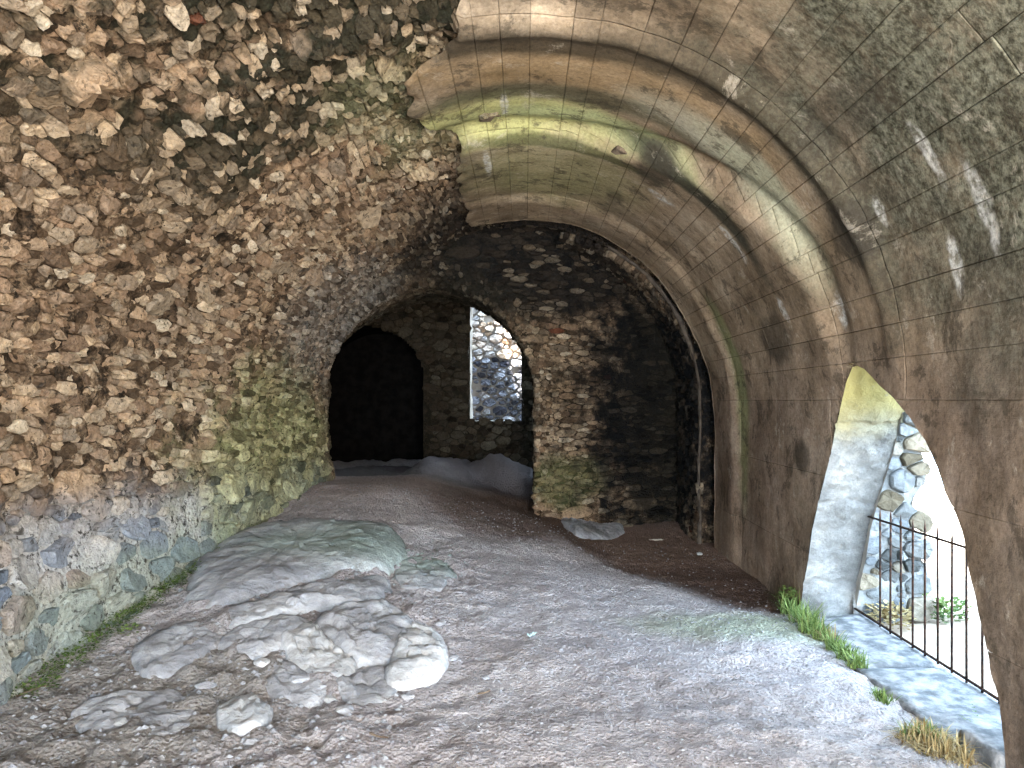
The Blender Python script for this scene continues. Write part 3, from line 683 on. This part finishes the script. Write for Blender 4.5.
# ================================================================== SILL SLABS
def slab(name, poly, z0, z1, mat, seed=0, dome=.0, parent=None):
    """irregular slab from a plan outline, its top roughened, edges rounded"""
    poly = np.array(poly, float); q = []
    for a, b in zip(poly, np.roll(poly, -1, 0)):
        m_ = max(1, int(np.hypot(*(b-a))/.05)); q += [a+(b-a)*j/m_ for j in range(m_)]
    q = np.array(q); c = q.mean(0); n = len(q); V = []
    for k, f, g in ((0, 1.0, None), (1, 1.0, .55), (2, .985, .85), (3, .95, .97)):
        w_ = c+(q-c)*f+.012*fbm(xyz(q[:, 0], q[:, 1], k*.1), 6, 2, seed)[:, None]
        z = np.full(n, z0) if g is None else z0+(z1-z0)*g
        V.append(xyz(w_[:, 0], w_[:, 1], z))
    for f in (.85, .7, .55, .4, .25, .1):
        w_ = c+(q-c)*f; p = xyz(w_[:, 0], w_[:, 1], 0)
        V.append(xyz(w_[:, 0], w_[:, 1], z1+dome*(1-f)+.012*fbm(p, 5, 4, seed+2)))
    m_ = len(V); V = np.vstack(V+[np.array([[*c, z1+dome]])]); Fc = []
    for a in range(m_-1):
        for k in range(n): Fc.append((a*n+k, a*n+(k+1) % n, (a+1)*n+(k+1) % n, (a+1)*n+k))
    for k in range(n): Fc.append(((m_-1)*n+k, (m_-1)*n+(k+1) % n, m_*n))
    o = mesh(name, V-np.array([*c, z0]), Fc, mat, parent, True, .5); o.location = (*c, z0)
    return o
sl = slab('sill_slab', [(2.12, 5.62), (2.56, 5.74), (2.55, 4.62), (1.98, 4.60), (2.04, 5.0)], -.16, .0, M['sill'], 3); tag(sl, 'long pale worn stone sill slab below the opening, beside the far end of the iron railing', 'sill')
s2 = slab('sill_slab', [(1.98, 4.585), (2.55, 4.60), (2.55, 3.62), (2.0, 3.60)], -.16, -.005, M['sill'], 5); tag(s2, 'pale worn stone sill slab between the big straw-coloured grass tuft and the near railing bars', 'sill')
s3 = slab('kerb_stone', [(2.04, 3.585), (2.30, 3.60), (2.34, 3.36), (2.06, 3.3)], -.1, .05, M['sill'], 7); tag(s3, 'small raised block of pale stone at the foot of the near jamb, bottom right corner', 'stone')

# ================================================================== RAILING
def tube(p0, p1, r, n=8, tip=0):
    p0, p1 = Vector(p0), Vector(p1); d = (p1-p0).normalized(); a = d.orthogonal().normalized(); b = d.cross(a); V = []; Fc = []
    ringz = [(p0, r), (p1, r)]+([(p1+d*tip, .0008)] if tip else [])
    for c, q in ringz:
        for k in range(n): t = 2*PI*k/n; V.append(c+a*q*math.cos(t)+b*q*math.sin(t))
    for i in range(len(ringz)-1):
        for k in range(n): Fc.append((i*n+k, i*n+(k+1) % n, (i+1)*n+(k+1) % n, (i+1)*n+k))
    Fc.append(tuple(range(n))[::-1]); Fc.append(tuple(range((len(ringz)-1)*n, len(ringz)*n)))
    return [tuple(v) for v in V], Fc
rl = tag(empty('railing', (2.47, 4.6, 0)), 'low rusty iron railing with pointed bars along the outer edge of the arched opening', 'railing')
def part(name, V, Fc, mat, par, smooth=True):
    V = np.array(V)-np.array(par.location); o = mesh(name, V, Fc, mat, par, smooth); return o
V, Fc = tube((2.5, 5.74, .75), (2.5, 3.1, .775), .0085, 6); part('top_rail', V, Fc, M['iron'], rl)
V, Fc = tube((2.5, 5.76, .02), (2.5, 3.1, .02), .009, 6); part('bottom_rail', V, Fc, M['iron'], rl)
for i in range(15):
    y = 5.35-.1495*i; lean = .006*math.sin(i*2.3)
    V, Fc = tube((2.5, y, .0), (2.5+lean, y+lean, .79+.012*math.sin(i*1.7)), .0072, 8, .055); part('bar', V, Fc, M['iron'], rl)

# ================================================================== BEDROCK AND LOOSE STONES
def rock(outline, h, label, mat='rock', name='bedrock_slab', seed=0, tilt=(0, 0), sink=.06, cat='rock', rough=1, step=.035):
    """low irregular rock with a plan outline given on the floor; crowned, cracked and layered"""
    pl = np.array([at_floor(*p) for p in outline]); q = []
    n0_ = len(pl)
    for i in range(n0_):                                           # smooth closed outline
        p0, p1, p2, p3 = pl[i-1], pl[i], pl[(i+1) % n0_], pl[(i+2) % n0_]
        m_ = max(2, int(np.hypot(*(p2-p1))/step))
        for j in range(m_):
            t = j/m_; q.append(.5*((2*p1)+(-p0+p2)*t+(2*p0-5*p1+4*p2-p3)*t*t+(-p0+3*p1-3*p2+p3)*t**3)*.6+.4*(p1+(p2-p1)*t))
    q = np.array(q); c = q.mean(0); n = len(q); fs = [1.0, .985, .96, .92, .87, .81, .75, .69, .63, .57, .51, .45, .39, .33, .27, .21, .15, .07]
    hs = [-1, .0, .25, .5, .68, .8, .88, .93, .96, .98]+[1]*8; V = []
    rad = np.hypot(*(q-c).T).max()
    for f, g in zip(fs, hs):
        w_ = c+(q-c)*f; w_ = w_+(.03*fbm(xyz(q[:, 0], q[:, 1], f*2), 5, 3, seed+8)*rad)[:, None]*np.array([1, .6]); x, y = w_.T
        zf = floor_z(x, y); cz = float(floor_z(*c)); p = xyz(x, y, 0)
        if g < 0: z = zf-sink
        else:
            lay = .5*fbm(p*np.array([.8, 2.2, 1]), 2.6, 4, seed); top_ = h*(1+.5*lay*rough)+tilt[0]*(x-c[0])+tilt[1]*(y-c[1])
            st = np.abs(fbm(p, 3.5, 3, seed+5)); a_ = math.radians(28+(seed*37) % 30); tt_ = (x*math.sin(a_)+y*math.cos(a_))*9+1.3*fbm(p, 2.0, 3, seed+9)
            fr = tt_-np.floor(tt_); top_ = top_*.8+h*.3*rough*(fr-.5)*ss(0, .12, fr)+.012*(_h(np.floor(tt_).astype(np.int64), 0*np.floor(tt_).astype(np.int64), 0*np.floor(tt_).astype(np.int64), seed)-.5)
            z = zf+np.maximum(g*top_, -.01)+.012*fbm(p, 14, 3, seed+3)-.022*rough*ss(.1, .0, st)*(g > .5)
        V.append(xyz(x, y, z))
    m_ = len(V); zc = V[-1][:, 2].mean(); V = np.vstack(V+[np.array([[*c, zc]])]); Fc = []
    for a in range(m_-1):
        for k in range(n): Fc.append((a*n+k, a*n+(k+1) % n, (a+1)*n+(k+1) % n, (a+1)*n+k))
    for k in range(n): Fc.append(((m_-1)*n+k, (m_-1)*n+(k+1) % n, m_*n))
    z0 = float(floor_z(*c)); o = mesh(name, V-np.array([*c, z0]), Fc, M[mat], None, True, .5); o.location = (*c, z0)
    me = o.data; bm_ = bmesh.new(); bm_.from_mesh(me); bmesh.ops.recalc_face_normals(bm_, faces=bm_.faces); bm_.to_mesh(me); bm_.free()
    tag(o, label, cat); return o
rock([(186, 600), (196, 566), (236, 536), (296, 524), (355, 526), (398, 534), (410, 556), (392, 574), (344, 580), (296, 590), (244, 606), (206, 614)], .15,
     'largest smooth whaleback of greenish bedrock, beside the moss at the foot of the rubble wall', 'rock', seed=2, sink=.1, rough=.35)
rock([(206, 622), (250, 606), (298, 590), (344, 580), (384, 578), (392, 592), (386, 610), (345, 608), (300, 614), (250, 630), (216, 636)], .08,
     'long narrow tongue of grey bedrock right in front of the greenish whaleback', 'rock', seed=7)
rock([(312, 628), (340, 610), (385, 608), (414, 622), (424, 642), (402, 662), (362, 668), (328, 652)], .10,
     'rounded pale grey rock slab in the middle of the cracked outcrop on the floor', 'rock', seed=11)
rock([(400, 632), (425, 628), (444, 642), (448, 662), (436, 682), (408, 694), (384, 692), (386, 668)], .09,
     'palest rounded rock at the right hand end of the cracked outcrop', 'pale', seed=13)
rock([(278, 640), (310, 624), (328, 644), (358, 666), (350, 682), (318, 682), (286, 664)], .07,
     'flat bluish rock slab at the left of the rounded middle slab of the outcrop', 'pale', seed=17)
rock([(214, 644), (244, 628), (290, 616), (312, 622), (284, 650), (256, 662), (230, 660)], .06,
     'cracked low grey slab at the left hand end of the outcrop, below the long tongue', 'rock', seed=19)
rock([(330, 684), (362, 666), (398, 670), (402, 688), (386, 704), (352, 706)], .045,
     'low broken slab in front of the rounded middle slab of the outcrop', 'rock', seed=23)
rock([(246, 668), (280, 654), (308, 676), (330, 690), (310, 706), (270, 696)], .04,
     'low slab half buried in earth in front of the flat bluish slab', 'rock', seed=24)
rock([(130, 650), (176, 624), (212, 622), (226, 640), (190, 670), (146, 678)], .045,
     'flat dirty slab nearest the mossy foot of the left wall', 'rock', seed=37)
rock([(70, 712), (120, 692), (176, 690), (200, 716), (160, 742), (96, 742)], .035,
     'broad flat slab of bedrock in the lower left foreground', 'rock', seed=38)
rock([(402, 560), (440, 556), (456, 574), (440, 590), (404, 588), (394, 574)], .03,
     'low grey hump of rock right of the end of the greenish whaleback', 'rock', seed=39)
rock([(214, 716), (232, 702), (256, 700), (274, 716), (262, 732), (238, 736), (220, 730)], .08,
     'pale angular rock alone on the earth in the left foreground', 'pale', name='loose_rock', seed=29)
rock([(400, 612), (424, 612), (432, 622), (418, 630), (402, 626)], .045,
     'small grey rock between the narrow tongue and the palest rounded rock', 'rock', name='loose_rock', seed=31)
rock([(140, 650), (176, 630), (214, 628), (220, 642), (190, 664), (152, 672)], .05,
     'flat dirty slab nearest the mossy foot of the left wall', 'rock', seed=37)
rock([(560, 520), (590, 512), (618, 518), (624, 532), (606, 540), (575, 536)], .1,
     'low grey footing stone at the base of the dark pillar beside the rear arch', 'rock', name='footing_stone', seed=41)

def pebble(px, py, r, label, mat='rock', name='pebble', seed=0, flat=.6, cat='stone', group=None):
    x, y = at_floor(px, py); z = float(floor_p(x, y)[2]); bm_ = bmesh.new(); bmesh.ops.create_icosphere(bm_, subdivisions=2, radius=1)
    P_ = np.array([v.co for v in bm_.verts]); k = 1+.28*fbm(P_+seed*3.1, 1.4, 3, seed); P_ = P_*k[:, None]*np.array([r*1.2, r*.9, r*flat])
    for v, p in zip(bm_.verts, P_): v.co = p
    me = bpy.data.meshes.new(name); bm_.to_mesh(me); bm_.free(); o = link(name, me, M[mat], None, False); o.location = (x, y, z+r*flat*.35); o.rotation_euler.z = seed
    tag(o, label, cat, group); return o
pebble(112, 700, .03, 'small pale stone at the foot of the left wall in the lower left', 'pale', seed=1)
pebble(425, 677, .022, 'dark pebble just in front of the palest rounded rock', 'rock', seed=2)
pebble(250, 742, .03, 'grey pebble near the bottom edge in front of the pale angular rock', 'rock', seed=3)
pebble(486, 678, .022, 'dark grey pebble alone on the grey earth right of the outcrop', 'rock', seed=4)
pebble(560, 652, .02, 'small pebble on the open floor below the pale blue scrap', 'rock', seed=5)
pebble(345, 716, .035, 'grey stone lying in front of the low broken slab', 'rock', seed=6)
pebble(700, 556, .03, 'whitish stone in the dark near the foot of the far lining edge', 'pale', seed=8)
chips = ((262, 668, .05), (300, 684, .045), (452, 660, .035), (330, 700, .04), (206, 690, .045), (176, 700, .035), (290, 664, .03), (408, 702, .03), (440, 628, .035), (120, 725, .05), (72, 735, .035), (322, 690, .025))
words = ('chip beside the left end of the cracked outcrop', 'chip in front of the flat bluish slab', 'chip just right of the palest rounded rock', 'chip below the low broken slab', 'lump left above the pale angular rock', 'lump far left of the pale angular rock',
         'chip at the foot of the flat bluish slab', 'chip right in front of the low broken slab', 'chip behind the palest rounded rock', 'lump at the lower left near the wall foot', 'lump nearest the bottom left corner', 'splinter touching the low broken slab')
for i, ((a, b, r_), w_) in enumerate(zip(chips, words)):
    pebble(a, b, r_, 'broken grey stone '+w_, 'pale' if i % 3 == 0 else 'rock', 'stone_chip', seed=40+i, flat=.45, group='broken stones round the outcrop')
# uncounted grit
V, Fc, T, k = [], [], [], 0
rg = random.Random(99); ico = [(0, 0, 1), (.9, 0, .2), (.3, .85, .2), (-.7, .5, .25), (-.75, -.5, .2), (.25, -.9, .2), (0, 0, -.6)]
icf = [(0, 1, 2), (0, 2, 3), (0, 3, 4), (0, 4, 5), (0, 5, 1), (6, 2, 1), (6, 3, 2), (6, 4, 3), (6, 5, 4), (6, 1, 5)]
xs_, ys_ = [], []
for i in range(9000):
    y = 2.6+rg.random()**1.3*6; x = rg.uniform(-2.7, 2.0)
    if .866*x+.5*y > 4.5 and rg.random() < .6: continue
    if i > 5200 and not (x < -.6 and y < 6.5): continue
    xs_.append(x); ys_.append(y)
zz_ = floor_p(np.array(xs_), np.array(ys_))[:, 2]
for x, y, z in zip(xs_, ys_, zz_):
    r = rg.choice((.004, .006, .008, .008, .012, .012, .022 if x < -.6 and y < 6.5 else .01)); a = rg.uniform(0, 6.3); ca, sa = math.cos(a), math.sin(a)
    for p in ico: V.append((x+r*(p[0]*ca-p[1]*sa), y+r*(p[0]*sa+p[1]*ca)*rg.uniform(.7, 1.2), z+r*p[2]*.7))
    Fc += [tuple(i+k for i in f) for f in icf]; k += 7
gt = mesh('floor_grit', V, Fc, M['rock'], fl, False, .5); tag(gt, kind='stuff')

# ================================================================== LITTER
def scrap(px, py, L, W_, mat, name, label, ang, cat='litter'):
    x, y = at_floor(px, py); n = 9; u = np.linspace(-1, 1, n); A, B = np.meshgrid(u, u, indexing='ij')
    z = .012+.012*fbm(xyz(A, B, px), 1.6, 3, int(px))+.006*B*B
    xx = A*L/2*(1+.1*np.sin(B*5)); yy = B*W_/2*(1+.15*np.sin(A*4+1)); o = grid(name, xyz(xx, yy, z), M[mat])
    o.location = (x, y, float(floor_p(x, y)[2])); o.rotation_euler.z = ang; sd = o.modifiers.new('s', 'SOLIDIFY'); sd.thickness = .003
    tag(o, label, cat)
scrap(615, 531, .07, .09, 'paper', 'paper_scrap', 'small whitish paper scrap on the dark earth beside the pillar base', .6)
scrap(656, 540, .15, .06, 'paper', 'paper_scrap', 'longer pinkish white paper scrap in the dark recess, further right of the two', .1)
scrap(532, 637, .07, .03, 'scrap', 'plastic_scrap', 'pale turquoise scrap on the open grey floor right of the outcrop', .9)
scrap(744, 540, .06, .03, 'paper', 'leaf_scrap', 'pale dry scrap at the foot of the concrete side wall', .4)
def twig(pts, r, label):
    P3 = [];
    for px, py in pts: x, y = at_floor(px, py); P3.append((x, y, float(floor_p(x, y)[2])+r+.004))
    V, Fc = [], []
    for i in range(len(P3)-1):
        v, f = tube(P3[i], P3[i+1], r*(1-.2*i), 6); k = len(V); V += v; Fc += [tuple(a+k for a in q) for q in f]
    o = mesh('twig', np.array(V)-np.array(P3[0]), Fc, M['wood'], None, False); o.location = P3[0]; tag(o, label, 'twig')
twig([(370, 739), (378, 743), (388, 744)], .006, 'short dark twig on the grey floor at the bottom centre')
twig([(478, 694), (484, 695), (490, 694)], .006, 'tiny dark twig below the dark grey pebble')
twig([(16, 704), (32, 696), (48, 688)], .006, 'pale dead stalk by the left wall at the lower left edge')

# ================================================================== PLANTS
def blades(name, spots, n, h, spread, mat, label, cat='grass', w0=.004, lean=.6, seed=0, droop=.4, kind=None, group=None):
    """tuft of bent blades growing from the given floor points (x, y, z)"""
    r = random.Random(seed); V, Fc, T = [], [], []
    base = np.mean(np.array(spots), 0)
    for i in range(n):
        s_ = spots[r.randrange(len(spots))]; a = r.uniform(0, 2*PI); q = spread*r.random()
        b = Vector((s_[0]+q*math.cos(a), s_[1]+q*math.sin(a), s_[2]-.01)); H = h*r.uniform(.4, 1.15); a2 = r.uniform(0, 2*PI); l = lean*r.random()
        dx, dy = math.cos(a2)*l, math.sin(a2)*l; sx, sy = -math.sin(a2), math.cos(a2); k = len(V); t_ = r.random()
        for j in range(5):
            f = j/4; ww = w0*(1-f**1.5)+.0004; c = b+Vector((dx*H*f*(.4+f), dy*H*f*(.4+f), H*(f-droop*f*f*l)))
            V += [c+Vector((sx, sy, 0))*ww, c-Vector((sx, sy, 0))*ww]; T += [t_, t_]
        for j in range(4): Fc.append((k+2*j, k+2*j+1, k+2*j+3, k+2*j+2))
    V = np.array([tuple(v) for v in V])-base
    o = mesh(name, V, Fc, M[mat], None, True, np.array(T)); o.location = base; tag(o, label, cat, group, kind); return o
def leafy(name, spots, n, h, size, mat, label, cat='plant', seed=0, spread=.05, kind=None, stems=0, parent=None):
    r = random.Random(seed); V, Fc, T = [], [], []; base = np.mean(np.array(spots), 0)
    for i in range(n):
        s_ = spots[r.randrange(len(spots))]; a = r.uniform(0, 2*PI); q = spread*r.random()**.5
        c = Vector((s_[0]+q*math.cos(a), s_[1]+q*math.sin(a), s_[2]+h*r.random())); s = size*r.uniform(.5, 1.2)
        d = Vector((math.cos(a), math.sin(a), r.uniform(-.2, .9))).normalized(); sd = d.cross(Vector((0, 0, 1))).normalized()*s*.42; up = sd.cross(d)*.3
        k = len(V); t_ = r.random()
        V += [c, c+d*s*.5+sd+up, c+d*s, c+d*s*.5-sd+up]; T += [t_]*4; Fc += [(k, k+1, k+2), (k, k+2, k+3)]
    V = np.array([tuple(v) for v in V])-base
    o = mesh(name, V, Fc, M[mat], None, False, np.array(T)); o.location = base; tag(o, label, cat, None, kind); return o
def fl3(px, py, dz=0): x, y = at_floor(px, py); return (x, y, float(floor_z(x, y))+dz)
blades('grass_tuft', [fl3(792, 614), fl3(802, 623), fl3(812, 632)], 420, .2, .09, 'grass', 'tall fresh green weed clump at the foot of the concrete wall left of the opening', seed=1, lean=.8)
leafy('broadleaf_weed', [fl3(790, 612)], 160, .18, .04, 'grass', 'broad-leaved green weed where the concrete wall meets the sill', seed=2, spread=.06)
blades('grass_tuft', [fl3(822, 638), fl3(834, 648), fl3(846, 658), fl3(858, 667)], 560, .12, .06, 'grass', 'bright green grass fringe along the sill edge, longer one in the middle', seed=3, lean=.9)
blades('grass_tuft', [fl3(812, 628), fl3(828, 640)], 90, .12, .07, 'straw', 'dry yellow stalks among the green fringe beside the sill', seed=4, lean=1)
blades('grass_tuft', [fl3(878, 697), fl3(884, 702)], 150, .07, .05, 'grass', 'small low green tuft alone midway along the sill edge', seed=5, lean=.9)
blades('grass_tuft', [fl3(922, 740), fl3(936, 750), fl3(948, 758)], 600, .11, .12, 'straw', 'large straw-coloured tussock at the bottom right by the sill', seed=6, lean=1.3, droop=.6)
blades('grass_tuft', [fl3(918, 738), fl3(930, 742)], 260, .09, .07, 'grass', 'yellow-green grass growing out of the straw-coloured tussock', seed=7, lean=1)
# fern-like weed: stems with leaflets
r = random.Random(8); V, Fc, T = [], [], []; bx_, by_, bz_ = fl3(972, 742)
for sidx in range(7):
    a = r.uniform(0, 2*PI); L = r.uniform(.1, .19)
    for j in range(9):
        f = j/8; c = Vector((math.cos(a)*L*f*.7, math.sin(a)*L*f*.7, L*f*(1.1-.4*f)+.02))
        for sg in (-1, 1):
            dv = Vector((math.cos(a+sg*1.1), math.sin(a+sg*1.1), .2))*.028*(1.1-f); sd = Vector((math.cos(a), math.sin(a), .1))*.006; k = len(V)
            V += [c, c+dv*.5+sd, c+dv, c+dv*.5-sd]; T += [r.random()]*4; Fc += [(k, k+1, k+2, k+3)]
fe = mesh('fern', [tuple(v) for v in V], Fc, M['grass'], None, False, np.array(T)); fe.location = (bx_+.05, by_, bz_)
tag(fe, 'small bright feathery fern beside the straw-coloured tussock at bottom right', 'fern')
sp_ = []
for i in range(34):
    y = 4.0+i*.085; x = -(2.78-.36*float(ss(4.2, 9, y)))+.13+.03*math.sin(i*1.9); sp_.append((x, y, float(floor_z(x, y))+.01))
leafy('moss', sp_, 4200, .06, .02, 'leaf', 'strip of moss and tiny leaves along the foot of the rubble wall', 'moss', seed=9, spread=.10, kind='stuff')
leafy('wall_weed', [fl3(128, 636)], 60, .06, .03, 'grass', 'brightest little leafy weed at the lower end of the moss strip', 'plant', seed=10, spread=.05)
for i, (px, py_2, lab) in enumerate(((912, 618, 'low weeds outside behind the middle bars of the railing'), (946, 640, 'green weed patch outside behind the right hand railing bars'), (890, 606, 'reddish low weeds outside against the pier behind the railing'))):
    y = 6.3-.5*i if i < 2 else 5.65; x = (px-CX)*y/F; leafy('outdoor_weed', [(x, y, -.08)], 260, .14, .05, 'leaf' if i != 2 else 'straw', lab, 'plant', seed=20+i, spread=.14)
leafy('crown_weed', [(2.1, 4.83, 1.80)], 30, .03, .02, 'straw', 'wisp of dry growth hanging at the very tip of the arched opening', 'plant', seed=30, spread=.04)
print('boards', nb, 'tris', sum(len(o.data.polygons) for o in bpy.data.objects if o.type == 'MESH')*2)
